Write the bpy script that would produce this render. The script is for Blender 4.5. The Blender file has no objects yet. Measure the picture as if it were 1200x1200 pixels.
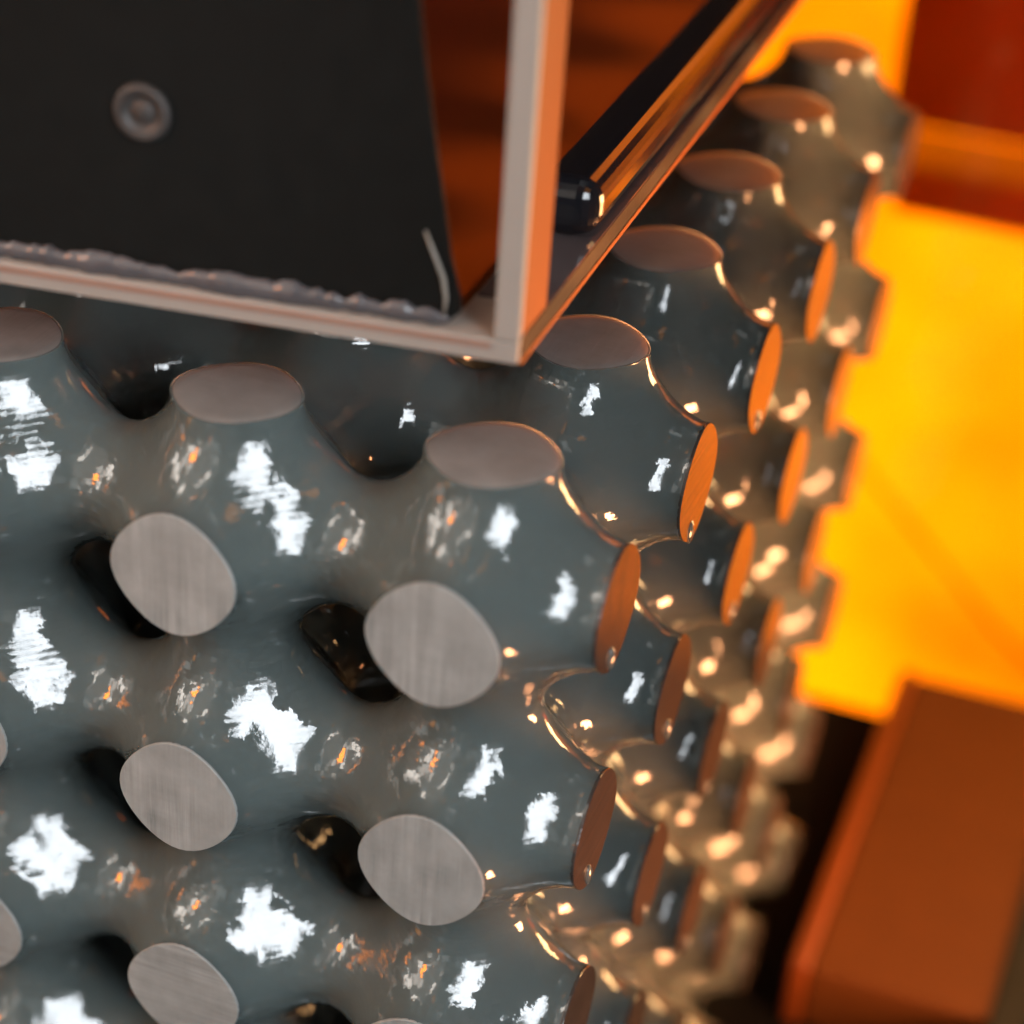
import bpy, bmesh, math, random
import numpy as np
from mathutils import Vector, Matrix, noise

random.seed(7)
S = 0.015                      # metres per lattice period
C = bpy.context.scene.collection
sc = bpy.context.scene

# ------------------------------------------------------------------ camera
cam_pos = Vector((2.1747, -6.1085, 4.1334))
r0 = Vector((0.93191, 0.35753, 0.06099))
r1 = Vector((0.23251, -0.45986, -0.85701))
r2 = Vector((-0.27836, 0.81284, -0.51168))
cd = bpy.data.cameras.new('camera')
cam = bpy.data.objects.new('camera', cd)
C.objects.link(cam)
M = Matrix.Identity(4)
for a in range(3):
    M[a][0], M[a][1], M[a][2], M[a][3] = r0[a], -r1[a], -r2[a], cam_pos[a] * S
cam.matrix_world = M
cd.sensor_width = 36
cd.lens = 2491.2 / 1200 * 36
cd.clip_start = 0.01
cd.clip_end = 50
cd.dof.use_dof = True
cd.dof.focus_distance = 8.15 * S
cd.dof.aperture_fstop = (cd.lens / 1000) / (0.225 * S)
cd.dof.aperture_blades = 7
sc.camera = cam

# ------------------------------------------------------------------ world, exposure
w = bpy.data.worlds.new('World')
sc.world = w
w.use_nodes = True
wn = w.node_tree
def wmath(op, a, b=None):
    n = wn.nodes.new('ShaderNodeMath'); n.operation = op
    for k, v in enumerate((a, b)):
        if v is None: continue
        if isinstance(v, (int, float)): n.inputs[k].default_value = v
        else: wn.links.new(v, n.inputs[k])
    return n.outputs[0]
# a dim room all round: an even mosaic of grey surfaces, panes and a few amber ones
wtc = wn.nodes.new('ShaderNodeTexCoord')
wsp = wn.nodes.new('ShaderNodeSeparateXYZ'); wn.links.new(wtc.outputs['Generated'], wsp.inputs[0])
wco = wn.nodes.new('ShaderNodeCombineXYZ')
wn.links.new(wmath('MULTIPLY', wmath('ARCTAN2', wsp.outputs[0], wsp.outputs[1]), 26 / (2 * math.pi)), wco.inputs[0])
wn.links.new(wmath('MULTIPLY', wmath('ARCSINE', wsp.outputs[2]), 24 / (2 * math.pi)), wco.inputs[1])
wbr = wn.nodes.new('ShaderNodeTexBrick'); wn.links.new(wco.outputs[0], wbr.inputs['Vector'])
wbr.inputs['Color1'].default_value = (0, 0, 0, 1); wbr.inputs['Color2'].default_value = (1, 1, 1, 1)
wbr.inputs['Mortar'].default_value = (0.1, 0.1, 0.1, 1); wbr.inputs['Scale'].default_value = 1.0
wbr.inputs['Mortar Size'].default_value = 0.04; wbr.inputs['Brick Width'].default_value = 1.0; wbr.inputs['Row Height'].default_value = 0.9
wcr = wn.nodes.new('ShaderNodeValToRGB'); wcr.color_ramp.interpolation = 'CONSTANT'
we = wcr.color_ramp.elements
we[0].position = 0.0; we[0].color = (0.024, 0.027, 0.028, 1)
we[1].position = 0.35; we[1].color = (0.07, 0.075, 0.075, 1)
for p_, c_ in ((0.58, (0.03, 0.032, 0.032, 1)), (0.72, (1.0, 1.02, 1.0, 1)), (0.79, (0.04, 0.04, 0.04, 1)), (0.88, (2.3, 2.3, 2.2, 1)), (0.91, (0.05, 0.05, 0.05, 1)), (0.965, (4.5, 1.5, 0.12, 1))):
    x_ = we.new(p_); x_.color = c_
wn.links.new(wbr.outputs['Color'], wcr.inputs[0])
wn.links.new(wcr.outputs[0], wn.nodes['Background'].inputs[0])
wn.nodes['Background'].inputs[1].default_value = 0.65
sc.view_settings.view_transform = 'Standard'
sc.view_settings.look = 'None'
sc.view_settings.exposure = 0
sc.view_settings.gamma = 1
sc.cycles.use_denoising = True
sc.cycles.use_adaptive_sampling = True
sc.cycles.adaptive_threshold = 0.03
sc.cycles.max_bounces = 7
sc.cycles.transparent_max_bounces = 12
sc.cycles.sample_clamp_indirect = 6

# ------------------------------------------------------------------ lamps
def direction(az, el):
    az, el = math.radians(az), math.radians(el)
    return Vector((math.sin(az) * math.cos(el), math.cos(az) * math.cos(el), math.sin(el)))

def area_lamp(name, az, el, dist, sx, sy, radiance, color, target=(0, 0, 0), spread=None):
    d = direction(az, el)
    ld = bpy.data.lights.new(name, 'AREA')
    ld.shape = 'RECTANGLE'
    ld.size, ld.size_y = sx * S, sy * S
    ld.energy = radiance * math.pi * sx * sy * S * S
    ld.color = color
    o = bpy.data.objects.new(name, ld)
    C.objects.link(o)
    o.location = (Vector(target) + d * dist) * S
    q = d.to_track_quat('Z', 'Y')
    o.rotation_euler = q.to_euler()
    ld.use_nodes = True
    nt = ld.node_tree
    ax, ay = q @ Vector((1, 0, 0)), q @ Vector((0, 1, 0))
    g = nt.nodes.new('ShaderNodeNewGeometry')
    s = nt.nodes.new('ShaderNodeVectorMath'); s.operation = 'SUBTRACT'
    nt.links.new(g.outputs['Position'], s.inputs[0]); s.inputs[1].default_value = o.location
    outs = []
    for axis, size in ((ax, sx), (ay, sy)):
        dd = nt.nodes.new('ShaderNodeVectorMath'); dd.operation = 'DOT_PRODUCT'
        nt.links.new(s.outputs[0], dd.inputs[0]); dd.inputs[1].default_value = axis / (size * S)
        outs.append(dd.outputs['Value'])
    comb = nt.nodes.new('ShaderNodeCombineXYZ')
    nt.links.new(outs[0], comb.inputs[0]); nt.links.new(outs[1], comb.inputs[1])
    em = nt.nodes['Emission']
    return nt, comb.outputs[0], outs, em

def nmath(nt, op, a, b=None, clamp=False):
    n = nt.nodes.new('ShaderNodeMath'); n.operation = op; n.use_clamp = clamp
    for k, v in enumerate((a, b)):
        if v is None: continue
        if isinstance(v, (int, float)): n.inputs[k].default_value = v
        else: nt.links.new(v, n.inputs[k])
    return n.outputs[0]

def nnoise(nt, vec, scale, detail=3, rough=0.55, dist=0.0):
    n = nt.nodes.new('ShaderNodeTexNoise'); n.inputs['Scale'].default_value = scale
    n.inputs['Detail'].default_value = detail; n.inputs['Roughness'].default_value = rough
    n.inputs['Distortion'].default_value = dist
    if vec is not None: nt.links.new(vec, n.inputs['Vector'])
    return n.outputs['Fac']

# daylight window behind the camera to the right, broken up by foliage outside it
nt, uv, (u, v), em = area_lamp('window_daylight', 126, 25, 26, 12, 17.5, 18, (0.88, 0.94, 1.0), (-0.5, 0, 0))
sh_ = nt.nodes.new('ShaderNodeMapping'); sh_.inputs['Location'].default_value = (3.7, 1.9, 0.4); sh_.inputs['Scale'].default_value = (1.0, 0.8, 1)
nt.links.new(uv, sh_.inputs[0]); uv = sh_.outputs[0]
n1 = nnoise(nt, uv, 3.2, 6, 0.62, 0.4)
n2 = nnoise(nt, uv, 22.0, 5, 0.7, 0.6)
edge = nmath(nt, 'MAXIMUM', nmath(nt, 'ABSOLUTE', u), nmath(nt, 'ABSOLUTE', v))
val = nmath(nt, 'ADD', nmath(nt, 'MULTIPLY', n1, 0.5), nmath(nt, 'MULTIPLY', n2, 0.5))
val = nmath(nt, 'ADD', val, nmath(nt, 'MULTIPLY', nmath(nt, 'SUBTRACT', 0.40, edge), 0.55))
mask = nmath(nt, 'MULTIPLY', nmath(nt, 'SUBTRACT', val, 0.49), 16, True)
nt.links.new(nmath(nt, 'ADD', nmath(nt, 'MULTIPLY', mask, 1.4), 0.03), em.inputs['Strength'])

# the dim room on the left: facade panes and a few orange reflections
nt, uv, (u, v), em = area_lamp('room_glow', -134, 40, 14, 28, 21, 3.1, (1.0, 0.86, 0.74))
mp = nt.nodes.new('ShaderNodeMapping'); mp.inputs['Scale'].default_value = (7.5, 7.5, 7.5)
nt.links.new(uv, mp.inputs[0])
br = nt.nodes.new('ShaderNodeTexBrick')
nt.links.new(mp.outputs[0], br.inputs['Vector'])
br.inputs['Color1'].default_value = (0, 0, 0, 1); br.inputs['Color2'].default_value = (1, 1, 1, 1)
br.inputs['Mortar'].default_value = (0, 0, 0, 1); br.inputs['Scale'].default_value = 1.0
br.inputs['Mortar Size'].default_value = 0.05; br.inputs['Brick Width'].default_value = 0.9
br.inputs['Row Height'].default_value = 0.8
cr = nt.nodes.new('ShaderNodeValToRGB'); cr.color_ramp.interpolation = 'CONSTANT'
e = cr.color_ramp.elements
e[0].position = 0; e[0].color = (0.25, 0.25, 0.25, 1)
e[1].position = 0.55; e[1].color = (1.6, 1.65, 1.7, 1)
x = e.new(0.72); x.color = (0.15, 0.15, 0.15, 1)
x = e.new(0.82); x.color = (2.9, 3.0, 3.1, 1)
x = e.new(0.89); x.color = (11, 3.2, 0.25, 1)
x = e.new(0.94); x.color = (0.6, 0.6, 0.6, 1)
nt.links.new(br.outputs['Color'], cr.inputs[0])
nt.links.new(cr.outputs[0], em.inputs['Color'])
edge = nmath(nt, 'MAXIMUM', nmath(nt, 'ABSOLUTE', u), nmath(nt, 'ABSOLUTE', v))
fade = nmath(nt, 'MULTIPLY', nmath(nt, 'SUBTRACT', nmath(nt, 'ADD', 0.42, nmath(nt, 'MULTIPLY', nnoise(nt, uv, 4, 2), 0.16)), edge), 5, True)
nt.links.new(nmath(nt, 'MULTIPLY', fade, 1.35), em.inputs['Strength'])

# warm light low on the right, through the orange cover
warm_at = Vector((7.0, 3.1, -4.4)); warm_to = Vector((0.4, 3.6, -1.5))
wd = (warm_at - warm_to)
nt, uv, (u, v), em = area_lamp('orange_side_light', math.degrees(math.atan2(wd.x, wd.y)), math.degrees(math.asin(wd.z / wd.length)), wd.length, 3.0, 2.2, 150, (1.0, 0.9, 0.85), warm_to)
n1 = nnoise(nt, uv, 3.0, 3)
nt.links.new(nmath(nt, 'MULTIPLY', nmath(nt, 'SUBTRACT', n1, 0.36), 6, True), em.inputs['Strength'])

# added amber fill at back right, brightening the rims of the far arms
back_at = Vector((4.1, 6.6, -0.9)); back_to = Vector((0.4, 4.4, -1.8))
wd = (back_at - back_to)
area_lamp('amber_back_fill', math.degrees(math.atan2(wd.x, wd.y)), math.degrees(math.asin(wd.z / wd.length)), wd.length, 1.6, 3.6, 32, (1.0, 0.55, 0.22), back_to)

# added fill from the right, kept to the print's rear by an unseen blocker
beam_at = Vector((9.0, -1.0, -1.2)); beam_to = Vector((0.4, 4.6, -2.0))
wd = (beam_at - beam_to)
area_lamp('amber_side_fill', math.degrees(math.atan2(wd.x, wd.y)), math.degrees(math.asin(wd.z / wd.length)), wd.length, 1.6, 3.5, 190, (1.0, 0.95, 0.9), beam_to)

# ------------------------------------------------------------------ helpers
def new_mat(name):
    m = bpy.data.materials.new(name); m.use_nodes = True
    nt = m.node_tree
    return m, nt, nt.nodes['Principled BSDF']

def simple(name, col, rough, bump=0.0, bscale=40, var=0.15, spec=0.5, coat=0.0):
    m, nt, b = new_mat(name)
    tc = nt.nodes.new('ShaderNodeTexCoord')
    f = nnoise(nt, tc.outputs['Object'], bscale / S / 10, 5)
    mx = nt.nodes.new('ShaderNodeMix'); mx.data_type = 'RGBA'
    nt.links.new(f, mx.inputs['Factor'])
    mx.inputs['A'].default_value = tuple(c * (1 - var) for c in col) + (1,)
    mx.inputs['B'].default_value = tuple(min(1, c * (1 + var)) for c in col) + (1,)
    nt.links.new(mx.outputs['Result'], b.inputs['Base Color'])
    b.inputs['Roughness'].default_value = rough
    b.inputs['Specular IOR Level'].default_value = spec
    b.inputs['Coat Weight'].default_value = coat
    if bump:
        bp = nt.nodes.new('ShaderNodeBump'); bp.inputs['Strength'].default_value = 1
        bp.inputs['Distance'].default_value = bump * S
        nt.links.new(f, bp.inputs['Height']); nt.links.new(bp.outputs[0], b.inputs['Normal'])
    return m

def obj(name, me, mat, parent=None):
    o = bpy.data.objects.new(name, me)
    C.objects.link(o)
    if mat and not me.materials: me.materials.append(mat)
    if parent: o.parent = parent
    return o

def thing(name, label, cat, loc=(0, 0, 0), rz=0):
    o = bpy.data.objects.new(name, None); C.objects.link(o)
    o.empty_display_size = S
    o.location = Vector(loc) * S; o.rotation_euler = (0, 0, rz)
    o['label'] = label; o['category'] = cat
    return o

def tag(o, label, cat=None, kind=None):
    o['label'] = label
    if cat: o['category'] = cat
    if kind: o['kind'] = kind
    return o

def bm_mesh(name, bm, smooth=False):
    me = bpy.data.meshes.new(name)
    bm.normal_update()
    bm.to_mesh(me); bm.free()
    if smooth:
        for p in me.polygons: p.use_smooth = True
    return me

def prism(name, pts, z0, z1, bevel=0.0, seg=2):
    """closed prism over the polygon pts (period units), from z0 to z1"""
    bm = bmesh.new()
    lo = [bm.verts.new((x * S, y * S, z0 * S)) for x, y in pts]
    hi = [bm.verts.new((x * S, y * S, z1 * S)) for x, y in pts]
    bm.faces.new(lo[::-1]); bm.faces.new(hi)
    n = len(pts)
    for k in range(n): bm.faces.new((lo[k], lo[(k + 1) % n], hi[(k + 1) % n], hi[k]))
    bmesh.ops.recalc_face_normals(bm, faces=bm.faces)
    if bevel:
        bmesh.ops.bevel(bm, geom=list(bm.edges), offset=bevel * S, segments=seg, affect='EDGES', profile=0.5)
    return bm_mesh(name, bm)

def box(name, x0, x1, y0, y1, z0, z1, bevel=0.0, seg=2):
    return prism(name, [(x0, y0), (x1, y0), (x1, y1), (x0, y1)], z0, z1, bevel, seg)

def tube(name, pts, rad, n=12):
    bm = bmesh.new(); rings = []
    for k, p in enumerate(pts):
        p = Vector(p)
        t = (Vector(pts[min(k + 1, len(pts) - 1)]) - Vector(pts[max(k - 1, 0)])).normalized()
        a = t.orthogonal().normalized() if abs(t.z) > 0.9 else t.cross(Vector((0, 0, 1))).normalized()
        b = t.cross(a)
        r = rad[k] if isinstance(rad, (list, tuple)) else rad
        rings.append([bm.verts.new((p + (a * math.cos(2 * math.pi * q / n) + b * math.sin(2 * math.pi * q / n)) * r) * S) for q in range(n)])
    for A, B in zip(rings, rings[1:]):
        for q in range(n): bm.faces.new((A[q], A[(q + 1) % n], B[(q + 1) % n], B[q]))
    bm.faces.new(rings[0][::-1]); bm.faces.new(rings[-1])
    bmesh.ops.recalc_face_normals(bm, faces=bm.faces)
    return bm_mesh(name, bm, True)

def lathe(name, prof, n=32):
    """(radius, z) profile turned about z"""
    bm = bmesh.new(); rings = []
    for r, z in prof:
        if r < 1e-6: rings.append([bm.verts.new((0, 0, z * S))])
        else: rings.append([bm.verts.new((r * math.cos(2 * math.pi * q / n) * S, r * math.sin(2 * math.pi * q / n) * S, z * S)) for q in range(n)])
    for A, B in zip(rings, rings[1:]):
        for q in range(n):
            f = [A[q % len(A)], A[(q + 1) % len(A)], B[(q + 1) % len(B)], B[q % len(B)]]
            f = list(dict.fromkeys(f))
            if len(f) > 2: bm.faces.new(f)
    bmesh.ops.recalc_face_normals(bm, faces=bm.faces)
    return bm_mesh(name, bm, True)

# ------------------------------------------------------------------ base, cover and what lies beyond it
BASE = -5.5
black = simple('black_plastic', (0.010, 0.010, 0.010), 0.7, 0.004, 60, spec=0.02)
base = obj('base_surface', box('base_surface', -9, 10, -9, 7.65, BASE - 0.6, BASE, 0.02), black)
tag(base, 'black plastic machine base under the lattice print', kind='structure')

m, nt, b = new_mat('orange_acrylic')
nt.nodes.remove(b)
tr = nt.nodes.new('ShaderNodeBsdfTransparent'); tr.inputs[0].default_value = (0.98, 0.43, 0.02, 1)
gl = nt.nodes.new('ShaderNodeBsdfGlossy'); gl.inputs['Roughness'].default_value = 0.08
mix = nt.nodes.new('ShaderNodeMixShader')
lw = nt.nodes.new('ShaderNodeFresnel'); lw.inputs['IOR'].default_value = 1.45
nt.links.new(lw.outputs[0], mix.inputs[0]); nt.links.new(tr.outputs[0], mix.inputs[1]); nt.links.new(gl.outputs[0], mix.inputs[2])
nt.links.new(mix.outputs[0], nt.nodes['Material Output'].inputs['Surface'])
cover = thing('orange_cover', 'clear orange acrylic cover standing behind the lattice print, with an added unseen light filter and blocker at right', 'cover', (0, 7.7, BASE))
obj('back_sheet', box('back_sheet', -9, 4.4, 0, 0.15, -2.5, 11, 0.03), m, cover)
m2 = m.copy(); m2.name = 'orange_filter'
for nd in m2.node_tree.nodes:
    if nd.type == 'BSDF_TRANSPARENT': nd.inputs[0].default_value = (1.0, 0.66, 0.43, 1)
obj('side_filter', box('side_filter', 4.45, 4.53, -6.5, 0.15, 0.01, 11, 0.02), m2, cover)  # unseen tinted sheet, added to filter window light reaching the rear nodes
obj('corner_post', box('corner_post', 4.40, 4.58, -10.15, -6.51, 0.01, 11, 0.03), black, cover)  # unseen opaque post, added to block light from the nearer right-hand nodes

m, nt, b = new_mat('bright_pane')
em = nt.nodes.new('ShaderNodeEmission'); em.inputs[0].default_value = (1, 0.97, 0.9, 1); em.inputs[1].default_value = 3.0
tc = nt.nodes.new('ShaderNodeTexCoord')
nt.links.new(nmath(nt, 'ADD', 0.1, nmath(nt, 'MULTIPLY', nnoise(nt, tc.outputs['Object'], 0.35 / S, 3, 0.5), 5.8)), em.inputs[1])
nt.links.new(em.outputs[0], nt.nodes['Material Output'].inputs['Surface'])
pane = obj('bright_window', box('bright_window', -5, 3.6, 13, 13.2, -16, 7), m)
tag(pane, 'bright window pane glowing yellow through the orange cover', 'window')

grey = simple('grey_paint', (0.5, 0.48, 0.46), 0.6)
pale = simple('pale_paint', (0.65, 0.63, 0.6), 0.5)
def frosted(name, col, t):
    m, nt, b = new_mat(name)
    b.inputs['Base Color'].default_value = (*col, 1); b.inputs['Roughness'].default_value = 0.6
    tl = nt.nodes.new('ShaderNodeBsdfTranslucent'); tl.inputs[0].default_value = (*col, 1)
    mx = nt.nodes.new('ShaderNodeMixShader'); mx.inputs[0].default_value = t
    nt.links.new(b.outputs[0], mx.inputs[1]); nt.links.new(tl.outputs[0], mx.inputs[2])
    nt.links.new(mx.outputs[0], nt.nodes['Material Output'].inputs['Surface'])
    return m
sh = thing('shelf', 'pale shelf edge under the dark box beyond the orange cover', 'shelf', (-0.45, 11.0, -2.75))
obj('frosted_strip', box('frosted_strip', 0, 6, 0, 0.02, 0.42, 0.74), frosted('frosted_plastic', (0.75, 0.72, 0.68), 0.8), sh)
obj('shelf_board', box('shelf_board', 0, 6, -0.02, 0.3, 0.0, 0.41, 0.02), pale, sh)
bx_ = obj('storage_box', box('storage_box', -0.62, 5, 11.0, 12.4, -2.0, 2.6, 0.05), grey)
tag(bx_, 'dark box at top right, above the pale shelf', 'box')
cb = obj('streak_rod', tube('streak_rod', [(-2.3, 10.6, -3.2), (-1.0, 10.6, -4.35), (-0.2, 10.6, -5.1), (1.2, 10.6, -6.4), (2.6, 10.6, -7.5), (4.0, 10.6, -8.2)], 0.02), grey)  # faint reflected streak in the acrylic, put in as a thin rod
tag(cb, 'thin slanting rod added for the faint streak in the yellow glow of the orange cover', 'streak_rod')

# orange block on the base, lower right
tray_m = simple('orange_plastic', (0.095, 0.030, 0.006), 0.6, 0.002, 30, 0.12, spec=0.15)
edge_m = simple('orange_edge_plastic', (0.15, 0.035, 0.005), 0.4, 0.002, 30, 0.08)
tb = thing('resin_tray', 'flat orange brown plastic tray lying on the black base at lower right', 'tray', (0.74, 4.05, BASE), math.radians(0.5))
obj('lid', box('lid', 0.13, 1.27, 0.0, 3.5, 0.02, 0.50, 0.03), tray_m, tb)
obj('edge_strip', box('edge_strip', 0.0, 0.127, -0.02, 3.52, 0.0, 0.52, 0.03), edge_m, tb)
rl = obj('base_rail', box('base_rail', 1.99, 2.9, 1.5, 6.2, BASE, -4.985, 0.03), simple('dark_rail', (0.016, 0.018, 0.015), 0.6, spec=0.1))
tag(rl, 'black rail standing on the base, right of the orange tray', 'rail')

# ------------------------------------------------------------------ lattice print
T = 0.0
NX, NY, NZ = 5, 6, 6            # cells to the left, back and down
RES = 13                        # grid steps per half period
PI = math.pi

def fval(p): return np.cos(p).sum(-1) - T

def project(p, mask=None):
    for _ in range(6):
        g = -np.sin(p)
        if mask is not None: g = g * mask
        d = fval(p) / np.maximum((g * g).sum(-1), 1e-3)
        p = p - np.clip(d, -.2, .2)[..., None] * g
    return p

def octant():
    h = PI / RES
    n = RES + 3
    ax = (np.arange(n) - 1.0) * h + h * 0.0
    ax = ax - 0.003
    G = np.stack(np.meshgrid(ax, ax, ax, indexing='ij'), -1)
    F = fval(G) > 0
    m = n - 1
    cnt = np.zeros((m, m, m), int)
    for dx in (0, 1):
        for dy in (0, 1):
            for dz in (0, 1): cnt += F[dx:dx + m, dy:dy + m, dz:dz + m]
    act = (cnt > 0) & (cnt < 8)
    idx = -np.ones((m, m, m), int)
    idx[act] = np.arange(act.sum())
    P = G[:m, :m, :m][act] + h / 2
    P = project(P)
    faces = []
    for a in range(3):
        b, c = (a + 1) % 3, (a + 2) % 3
        for i in np.ndindex(n, n, n):
            j = list(i); j[a] += 1
            if j[a] >= n or i[b] < 1 or i[c] < 1 or i[b] >= m or i[c] >= m or i[a] >= m: continue
            f0, f1 = F[i], F[tuple(j)]
            if f0 == f1: continue
            q = []
            for db, dc in ((-1, -1), (0, -1), (0, 0), (-1, 0)):
                k = list(i); k[b] += db; k[c] += dc
                q.append(idx[tuple(k)])
            if min(q) < 0: continue
            faces.append(q if f0 else q[::-1])
    bm = bmesh.new()
    vs = [bm.verts.new(p) for p in P]
    for q in faces: bm.faces.new([vs[k] for k in q])
    for a in range(3):
        no = [0, 0, 0]; no[a] = 1
        bmesh.ops.bisect_plane(bm, geom=bm.verts[:] + bm.edges[:] + bm.faces[:], dist=1e-4, plane_co=[PI * k for k in no], plane_no=no, clear_outer=True)
        bmesh.ops.bisect_plane(bm, geom=bm.verts[:] + bm.edges[:] + bm.faces[:], dist=1e-4, plane_co=(0, 0, 0), plane_no=no, clear_inner=True)
    bmesh.ops.delete(bm, geom=[v for v in bm.verts if not v.link_faces], context='VERTS')
    bmesh.ops.triangulate(bm, faces=bm.faces[:])
    bm.verts.index_update()
    V = np.array([v.co[:] for v in bm.verts])
    Fc = np.array([[v.index for v in f.verts] for f in bm.faces])
    bm.free()
    for a in range(3):
        V[np.abs(V[:, a]) < 2e-3, a] = 0
        V[np.abs(V[:, a] - PI) < 2e-3, a] = PI
    V = project(V)
    return V, Fc

V8, F8 = octant()
cv, cf, off = [], [], 0
for sx in (1, -1):
    for sy in (1, -1):
        for sz in (1, -1):
            cv.append(V8 * np.array([sx, sy, sz]))
            cf.append((F8 if sx * sy * sz > 0 else F8[:, ::-1]) + off)
            off += len(V8)
cv, cf = np.concatenate(cv), np.concatenate(cf)
av, af, off = [], [], 0
for i in range(NX):
    for j in range(NY):
        for k in range(NZ):
            av.append(cv + 2 * PI * np.array([-i, j, -k])); af.append(cf + off); off += len(cv)
av, af = np.concatenate(av), np.concatenate(af)
_, first, inv = np.unique(np.round(av / 1e-3).astype(np.int64), axis=0, return_index=True, return_inverse=True)
inv = inv.reshape(-1)
av = av[first]; af = inv[af]
af = af[(af[:, 0] != af[:, 1]) & (af[:, 1] != af[:, 2]) & (af[:, 0] != af[:, 2])]

def neck(n=48):
    """outline of an arm where it is cut, in period units"""
    out = []
    for q in range(n):
        a = 2 * PI * q / n; r = 1.6
        for _ in range(12):
            fx = math.cos(r * math.cos(a)) + math.cos(r * math.sin(a)) - 1 - T
            dfx = -math.sin(r * math.cos(a)) * math.cos(a) - math.sin(r * math.sin(a)) * math.sin(a)
            r -= fx / dfx
        out.append(r / (2 * PI))
    return out
NK = neck()

# close the cut ends with flat fans so that the body is one closed solid
ed = np.concatenate([af[:, [0, 1]], af[:, [1, 2]], af[:, [2, 0]]])
key = np.sort(ed, 1); order = np.lexsort((key[:, 1], key[:, 0])); ks = key[order]
same = np.zeros(len(ks), bool)
eq = (ks[1:] == ks[:-1]).all(1); same[1:] |= eq; same[:-1] |= eq
bound = ed[order][~same]
cell = {}
extra_v, extra_f = [], []
for a, b in bound:
    mid = (av[a] + av[b]) / 2 / (2 * PI)
    d = np.abs(mid - np.round(mid)); ax = int(np.argmax(d))
    key_ = [int(round(c)) for c in mid]; key_[ax] = round(mid[ax] * 2) / 2
    key_ = (ax,) + tuple(key_)
    if key_ not in cell:
        cell[key_] = len(av) + len(extra_v); extra_v.append([c * 2 * PI for c in key_[1:]])
    extra_f.append([b, a, cell[key_]])
nv = len(av)
allv = np.concatenate([av, np.array(extra_v)]); allf = np.concatenate([af, np.array(extra_f)])
me = bpy.data.meshes.new('lattice_body')
me.vertices.add(len(allv)); me.vertices.foreach_set('co', (allv / (2 * PI) * S).astype(np.float32).ravel())
me.loops.add(len(allf) * 3); me.loops.foreach_set('vertex_index', allf.astype(np.int32).ravel())
me.polygons.add(len(allf)); me.polygons.foreach_set('loop_start', (np.arange(len(allf)) * 3).astype(np.int32))
me.polygons.foreach_set('use_smooth', np.ones(len(allf), bool))
me.update(calc_edges=True)
nrm = np.sin(allv); nrm /= np.maximum(np.linalg.norm(nrm, axis=1, keepdims=True), 1e-9)
ln = nrm[allf].copy()
for q, tri in enumerate(extra_f):
    ax = [k for k, vv in cell.items() if vv == tri[2]][0] if False else None
fn = np.cross(allv[allf[:, 1]] - allv[allf[:, 0]], allv[allf[:, 2]] - allv[allf[:, 0]])
fn /= np.maximum(np.linalg.norm(fn, axis=1, keepdims=True), 1e-12)
ln[len(af):] = fn[len(af):, None, :]
me.normals_split_custom_set(ln.reshape(-1, 3).tolist())

# resin: dark translucent grey-green, wet and glossy, faint print layers
m, nt, b = new_mat('grey_resin')
b.inputs['Base Color'].default_value = (0.068, 0.084, 0.082, 1)
b.inputs['Subsurface Weight'].default_value = 0.75
b.inputs['Subsurface Radius'].default_value = (1.0, 0.75, 0.6)
b.inputs['Subsurface Scale'].default_value = 0.28 * S
b.inputs['Roughness'].default_value = 0.05
b.inputs['IOR'].default_value = 1.5
tc = nt.nodes.new('ShaderNodeTexCoord')
sp = nt.nodes.new('ShaderNodeSeparateXYZ'); nt.links.new(tc.outputs['Object'], sp.inputs[0])
lay = nmath(nt, 'SINE', nmath(nt, 'MULTIPLY', sp.outputs[2], 2 * PI * 46 / S))
big = nnoise(nt, tc.outputs['Object'], 5.0 / S, 2, 0.5)
fine = nnoise(nt, tc.outputs['Object'], 30 / S, 2, 0.6)
hgt = nmath(nt, 'ADD', nmath(nt, 'ADD', nmath(nt, 'MULTIPLY', lay, 0.00007), nmath(nt, 'ADD', nmath(nt, 'MULTIPLY', big, 0.008), nmath(nt, 'MULTIPLY', nnoise(nt, tc.outputs['Object'], 1.2 / S, 1), 0.042))), nmath(nt, 'MULTIPLY', fine, 0.0006))
bp = nt.nodes.new('ShaderNodeBump'); bp.inputs['Strength'].default_value = 1.0; bp.inputs['Distance'].default_value = S
nt.links.new(hgt, bp.inputs['Height'])
# the printer's square pixels leave small flat facets in the skin
def vmath(op, a, b_):
    n = nt.nodes.new('ShaderNodeVectorMath'); n.operation = op
    for k_, v_ in enumerate((a, b_)):
        if v_ is None: continue
        if isinstance(v_, (tuple, Vector)): n.inputs[k_].default_value = v_
        else: nt.links.new(v_, n.inputs[k_])
    return n
vo = nt.nodes.new('ShaderNodeTexVoronoi'); vo.distance = 'CHEBYCHEV'; vo.inputs['Scale'].default_value = 20 / S
vo.inputs['Randomness'].default_value = 0.55
nt.links.new(tc.outputs['Object'], vo.inputs['Vector'])
tilt = vmath('SUBTRACT', vo.outputs['Color'], (0.5, 0.5, 0.5))
sc_ = nt.nodes.new('ShaderNodeVectorMath'); sc_.operation = 'SCALE'
nt.links.new(tilt.outputs[0], sc_.inputs[0])
patch = nmath(nt, 'MULTIPLY', nmath(nt, 'SUBTRACT', nnoise(nt, tc.outputs['Object'], 2.4 / S, 2), 0.40), 0.45, True)
nt.links.new(patch, sc_.inputs['Scale'])
nn = vmath('NORMALIZE', vmath('ADD', bp.outputs[0], sc_.outputs[0]).outputs[0], None)
nt.links.new(nn.outputs[0], b.inputs['Normal'])
resin = m

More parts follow.
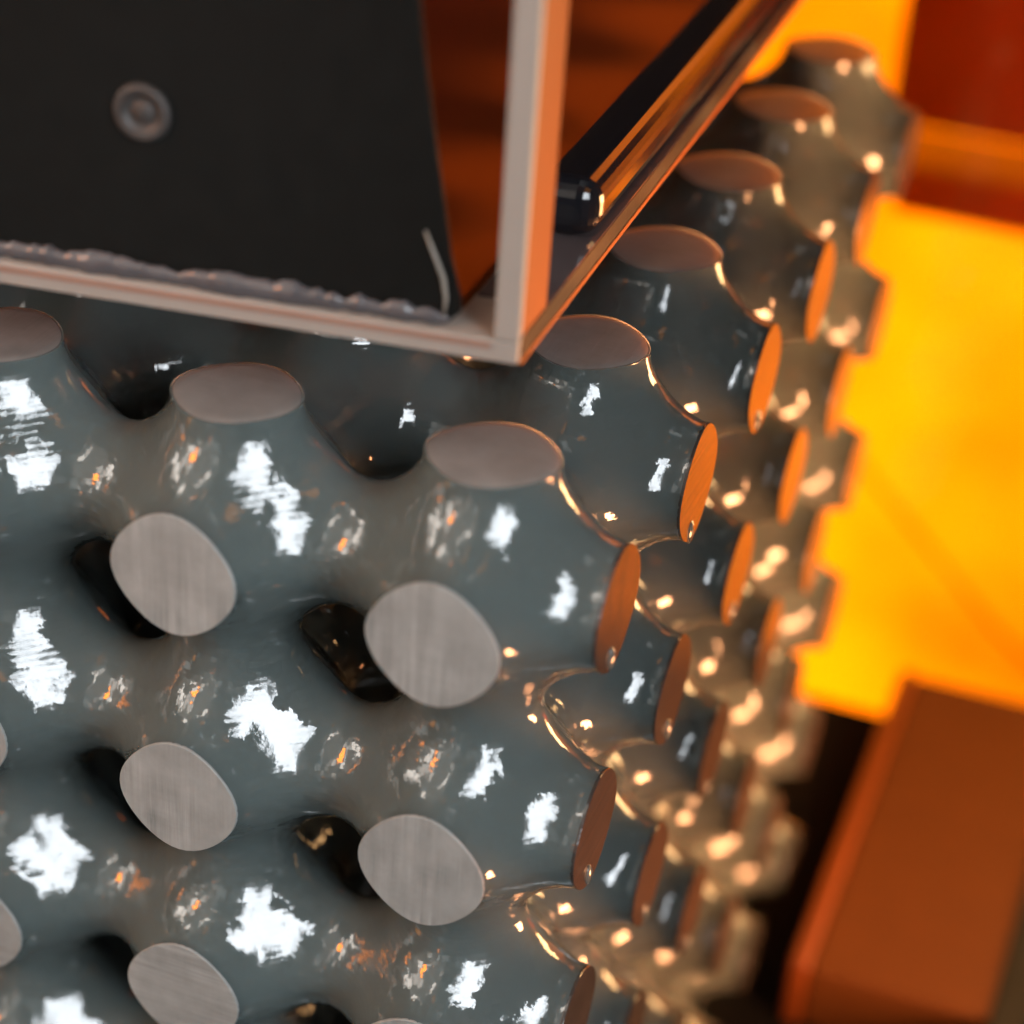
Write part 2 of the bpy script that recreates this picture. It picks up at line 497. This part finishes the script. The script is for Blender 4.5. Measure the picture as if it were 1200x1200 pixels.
def cap_mat(name, col, rough, stripes, sub=0.0):
    m, nt, b = new_mat(name)
    tc = nt.nodes.new('ShaderNodeTexCoord')
    oi = nt.nodes.new('ShaderNodeObjectInfo')
    rot = nt.nodes.new('ShaderNodeVectorRotate'); rot.rotation_type = 'Z_AXIS'
    nt.links.new(tc.outputs['Object'], rot.inputs['Vector'])
    quarter = nmath(nt, 'MULTIPLY', nmath(nt, 'ROUND', nmath(nt, 'MULTIPLY', oi.outputs['Random'], 1.0)), PI / 2)
    nt.links.new(quarter, rot.inputs['Angle'])
    addr = nt.nodes.new('ShaderNodeVectorMath'); addr.operation = 'ADD'
    nt.links.new(rot.outputs[0], addr.inputs[0]); nt.links.new(oi.outputs['Random'], addr.inputs[1])
    mp = nt.nodes.new('ShaderNodeMapping'); mp.inputs['Scale'].default_value = (1, 0.035, 1)
    nt.links.new(addr.outputs[0], mp.inputs[0])
    st = nnoise(nt, mp.outputs[0], 30 / S, 4, 0.7)
    mp2 = nt.nodes.new('ShaderNodeMapping'); mp2.inputs['Scale'].default_value = (0.08, 1, 1)
    nt.links.new(addr.outputs[0], mp2.inputs[0])
    st2 = nnoise(nt, mp2.outputs[0], 40 / S, 3, 0.6)
    cl = nnoise(nt, addr.outputs[0], 6 / S, 4, 0.6)
    h = nmath(nt, 'ADD', nmath(nt, 'MULTIPLY', st, 0.88), nmath(nt, 'MULTIPLY', st2, 0.12))
    wob = nmath(nt, 'MULTIPLY', nmath(nt, 'SUBTRACT', nnoise(nt, addr.outputs[0], 3.2 / S, 2), 0.36), 4.0, True)
    fac = nmath(nt, 'ADD', nmath(nt, 'MULTIPLY', nmath(nt, 'MULTIPLY', nmath(nt, 'SUBTRACT', h, 0.5), wob), stripes), nmath(nt, 'MULTIPLY', nmath(nt, 'SUBTRACT', cl, 0.5), 1.1))
    fac = nmath(nt, 'ADD', fac, 0.5, True)
    mx = nt.nodes.new('ShaderNodeMix'); mx.data_type = 'RGBA'
    nt.links.new(fac, mx.inputs['Factor'])
    mx.inputs['A'].default_value = tuple(c * 0.62 for c in col) + (1,)
    mx.inputs['B'].default_value = tuple(c * 1.35 for c in col) + (1,)
    nt.links.new(mx.outputs['Result'], b.inputs['Base Color'])
    b.inputs['Roughness'].default_value = rough
    b.inputs['Subsurface Weight'].default_value = sub
    b.inputs['Subsurface Radius'].default_value = (1, 0.75, 0.6)
    b.inputs['Subsurface Scale'].default_value = 0.08 * S
    bp = nt.nodes.new('ShaderNodeBump'); bp.inputs['Distance'].default_value = 0.004 * S
    bp.inputs['Strength'].default_value = 0.6
    nt.links.new(h, bp.inputs['Height']); nt.links.new(bp.outputs[0], b.inputs['Normal'])
    return m

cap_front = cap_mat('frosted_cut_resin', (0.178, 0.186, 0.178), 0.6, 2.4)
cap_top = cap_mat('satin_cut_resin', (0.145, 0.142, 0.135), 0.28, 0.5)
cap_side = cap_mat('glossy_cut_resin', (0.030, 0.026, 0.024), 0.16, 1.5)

def cap_mesh(name, mat, prof=((0.985, -0.012), (1.003, -0.004), (1.003, 0.004), (0.994, 0.007)), smooth=False):
    bm = bmesh.new(); n = len(NK)
    rings = []
    for s, z in prof:
        rings.append([bm.verts.new((NK[q] * s * math.cos(2 * PI * q / n) * S, NK[q] * s * math.sin(2 * PI * q / n) * S, z * S)) for q in range(n)])
    for A, B in zip(rings, rings[1:]):
        for q in range(n): bm.faces.new((A[q], A[(q + 1) % n], B[(q + 1) % n], B[q]))
    bm.faces.new(rings[0][::-1]); bm.faces.new(rings[-1])
    bmesh.ops.recalc_face_normals(bm, faces=bm.faces)
    me = bm_mesh(name, bm, smooth); me.materials.append(mat)
    return me

drop = lathe('resin_drop', [(0, 0.022), (0.015, 0.020), (0.028, 0.014), (0.036, 0.005), (0.038, -0.004), (0, -0.004)], 20)
drop.materials.append(resin)
lat = thing('lattice_print', 'glossy translucent grey resin lattice block of rounded nodes with cut round arms', '3d print', (0, 0, BASE))
up = Vector((0, 0, -BASE * S))
bo = obj('lattice_body', me, resin, lat); bo.location = up
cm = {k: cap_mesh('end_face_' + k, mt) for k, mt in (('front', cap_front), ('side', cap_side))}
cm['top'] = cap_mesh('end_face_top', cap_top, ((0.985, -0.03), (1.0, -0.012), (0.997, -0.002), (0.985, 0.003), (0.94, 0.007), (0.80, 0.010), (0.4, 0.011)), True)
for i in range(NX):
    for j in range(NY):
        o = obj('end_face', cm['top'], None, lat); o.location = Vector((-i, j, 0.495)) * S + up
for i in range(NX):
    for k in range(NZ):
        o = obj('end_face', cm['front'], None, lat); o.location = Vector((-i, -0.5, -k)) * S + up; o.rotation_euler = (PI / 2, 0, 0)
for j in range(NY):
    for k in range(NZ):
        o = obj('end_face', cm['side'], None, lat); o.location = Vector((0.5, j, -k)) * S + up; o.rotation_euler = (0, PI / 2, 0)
        if j < 3 and k < 4:     # a bead of wet resin hangs at the foot of the nearer side faces
            d = obj('resin_drop', drop, None, o); d.location = Vector((0.185 + 0.02 * random.random(), -0.04 + 0.05 * random.random(), 0.006)) * S
            d.scale = (1.0 + 0.5 * random.random(), 0.7 + 0.3 * random.random(), 0.5 + 0.5 * random.random())

# ------------------------------------------------------------------ open machine head above the print
hx = Vector((math.cos(math.radians(8)), math.sin(math.radians(8))))
hy = Vector((-math.sin(math.radians(2.2)), math.cos(math.radians(2.2))))
def hp(a, b): v = hx * a + hy * b; return (v.x, v.y)
corner = Vector((0.1016, -0.1147, 0.9068))
head = thing('machine_head', 'black and cream machine head hanging over the lattice, at upper left', 'machine head', corner)
cream = simple('cream_enamel', (0.22, 0.195, 0.17), 0.38, 0.003, 50, 0.06)
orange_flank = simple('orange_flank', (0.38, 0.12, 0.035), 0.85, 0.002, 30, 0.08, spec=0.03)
gloss_black = simple('gloss_black', (0.008, 0.008, 0.010), 0.12, 0.002, 15)
panel_m = simple('satin_black', (0.005, 0.005, 0.0045), 0.28, 0.002, 90, 0.3, spec=0.2)
inner_m, nt, b = new_mat('orange_inner_sheet')
b.inputs['Base Color'].default_value = (0.05, 0.006, 0.001, 1); b.inputs['Roughness'].default_value = 0.3
tl = nt.nodes.new('ShaderNodeBsdfTranslucent'); tl.inputs[0].default_value = (0.8, 0.22, 0.02, 1)
mx = nt.nodes.new('ShaderNodeMixShader'); mx.inputs[0].default_value = 0.12
nt.links.new(b.outputs[0], mx.inputs[1]); nt.links.new(tl.outputs[0], mx.inputs[2])
nt.links.new(mx.outputs[0], nt.nodes['Material Output'].inputs['Surface'])
obj('base_plate', prism('base_plate', [hp(-4, 0), hp(0, 0), hp(0, 0.04), hp(-0.02, 0.05), hp(-0.02, 7), hp(-0.26, 7), hp(-0.26, 0.22), hp(-4, 0.22)], 0.018, 0.098, 0.006), cream, head)
obj('front_pink_line', prism('front_pink_line', [hp(-3.9, -0.006), hp(-0.09, -0.006), hp(-0.09, 0.002), hp(-3.9, 0.002)], 0.066, 0.088), simple('pink_line', (0.20, 0.12, 0.09), 0.4), head)  # thin pinkish line along the plate's front edge
obj('side_trim', prism('side_trim', [hp(-0.018, 0.052), hp(0, 0.045), hp(0, 7), hp(-0.018, 7)], 0.022, 0.098), panel_m, head)
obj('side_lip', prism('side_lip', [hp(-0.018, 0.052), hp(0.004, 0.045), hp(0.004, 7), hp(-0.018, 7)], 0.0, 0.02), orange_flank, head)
obj('slide_strip', prism('slide_strip', [hp(-0.25, 0.32), hp(-0.002, 0.32), hp(-0.002, 7), hp(-0.25, 7)], 0.099, 0.106), simple('smoke_strip', (0.07, 0.055, 0.055), 0.1, 0, 20), head)
obj('corner_post', prism('corner_post', [hp(-0.086, -0.004), hp(0.003, -0.004), hp(0.003, 0.04), hp(-0.086, 0.04)], 0.10, 3.0, 0.01), cream, head)
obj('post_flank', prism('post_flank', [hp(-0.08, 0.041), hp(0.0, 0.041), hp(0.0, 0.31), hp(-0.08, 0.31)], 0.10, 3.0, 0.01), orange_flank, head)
bm = bmesh.new()
bm.faces.new([bm.verts.new((*[c * S for c in hp(*q)], 0.06 * S)) for q in ((-3.9, 0.225), (-0.265, 0.225), (-0.265, 6.79), (-3.9, 6.79))])
obj('inner_sheet', bm_mesh('inner_sheet', bm), inner_m, head)
bar_pts = [hp(-0.255, 0.88), hp(-0.004, 0.88), hp(-0.004, 7), hp(-0.255, 7)]
obj('side_bar', prism('side_bar', bar_pts, 0.108, 0.33, 0.085, 5), gloss_black, head)
obj('back_wall', prism('back_wall', [hp(-4, 6.8), hp(-0.3, 6.8), hp(-0.3, 6.9), hp(-4, 6.9)], 0.142, 3.0), black, head)
obj('blocker_roof', prism('blocker_roof', [hp(-4, 0.0), hp(0, 0.0), hp(0, 7), hp(-4, 7)], 3.002, 3.1), black, head)  # unseen, added to keep the inside of the head dark

# front panel: rounded lower right corner, in the plane of the front edge, set back
yaw = math.radians(8)
outline = [(-3.9, 0.105), (-0.30, 0.105), (-0.245, 0.118), (-0.212, 0.155), (-0.213, 0.20), (-0.253, 0.345), (-0.313, 0.68), (-0.37, 1.01), (-0.40, 1.25), (-0.43, 1.7), (-0.45, 2.95), (-3.9, 2.95)]
pm = prism('front_panel', outline, -0.016, 0.0, 0.006, 2)
fp = obj('front_panel', pm, panel_m, head)
fp.rotation_euler = (PI / 2, 0, yaw)
fp.location = (hx * 0 + Vector((-math.sin(yaw), math.cos(yaw))) * 0.055).to_3d() * S
scr = obj('screw', lathe('screw', [(0, 0.012), (0.030, 0.014), (0.036, 0.004), (0.052, 0.000), (0.058, 0.014), (0.085, 0.026), (0.098, 0.016), (0.102, -0.002), (0, -0.004)]), simple('worn_steel', (0.035, 0.031, 0.029), 0.5, 0.01, 40, 0.4, spec=0.25), fp)
scr.location = Vector((-1.32, 0.70, 0.004)) * S

# dried resin smeared along the panel's foot
bm = bmesh.new(); n = 10; rings = []
K = 260
for k in range(K):
    x = -3.0 + 2.75 * k / (K - 1)
    nz = noise.fractal(Vector((x * 6, 1.3, 0)), 1.0, 2.0, 4)
    nz2 = noise.fractal(Vector((x * 17, 5.3, 0)), 1.0, 2.0, 3)
    r = 0.026 + 0.016 * nz + 0.008 * nz2 + 0.022 * math.exp(-((x + 1.0) / 0.12) ** 2)
    r *= 0.45 + 0.55 * min(1.0, (-0.25 - x) / 0.12) if x > -0.37 else 1.0
    ring = []
    for q in range(n):
        a = 2 * PI * q / n
        rr = max(0.006, r * (1 + 0.25 * noise.noise(Vector((x * 14, math.cos(a) * 2, math.sin(a) * 2)))))
        ring.append(bm.verts.new((x * S, (0.128 + 0.008 * nz2 + 1.25 * rr * math.sin(a)) * S, (0.012 + 0.8 * rr * math.cos(a)) * S)))
    rings.append(ring)
for A, B in zip(rings, rings[1:]):
    for q in range(n): bm.faces.new((A[q], A[(q + 1) % n], B[(q + 1) % n], B[q]))
bm.faces.new(rings[0][::-1]); bm.faces.new(rings[-1])
bmesh.ops.recalc_face_normals(bm, faces=bm.faces)
rs = obj('resin_residue', bm_mesh('resin_residue', bm, True), simple('dried_resin', (0.055, 0.052, 0.055), 0.22, 0.01, 40, 0.4), fp)
st_ = obj('resin_string', tube('resin_string', [(-0.345, 0.43, 0.006), (-0.305, 0.34, 0.008), (-0.275, 0.27, 0.010), (-0.264, 0.20, 0.009), (-0.268, 0.14, 0.008)], [0.004, 0.008, 0.009, 0.007, 0.005], 8), simple('pale_resin', (0.16, 0.15, 0.13), 0.4, 0.01, 40, 0.4), fp)
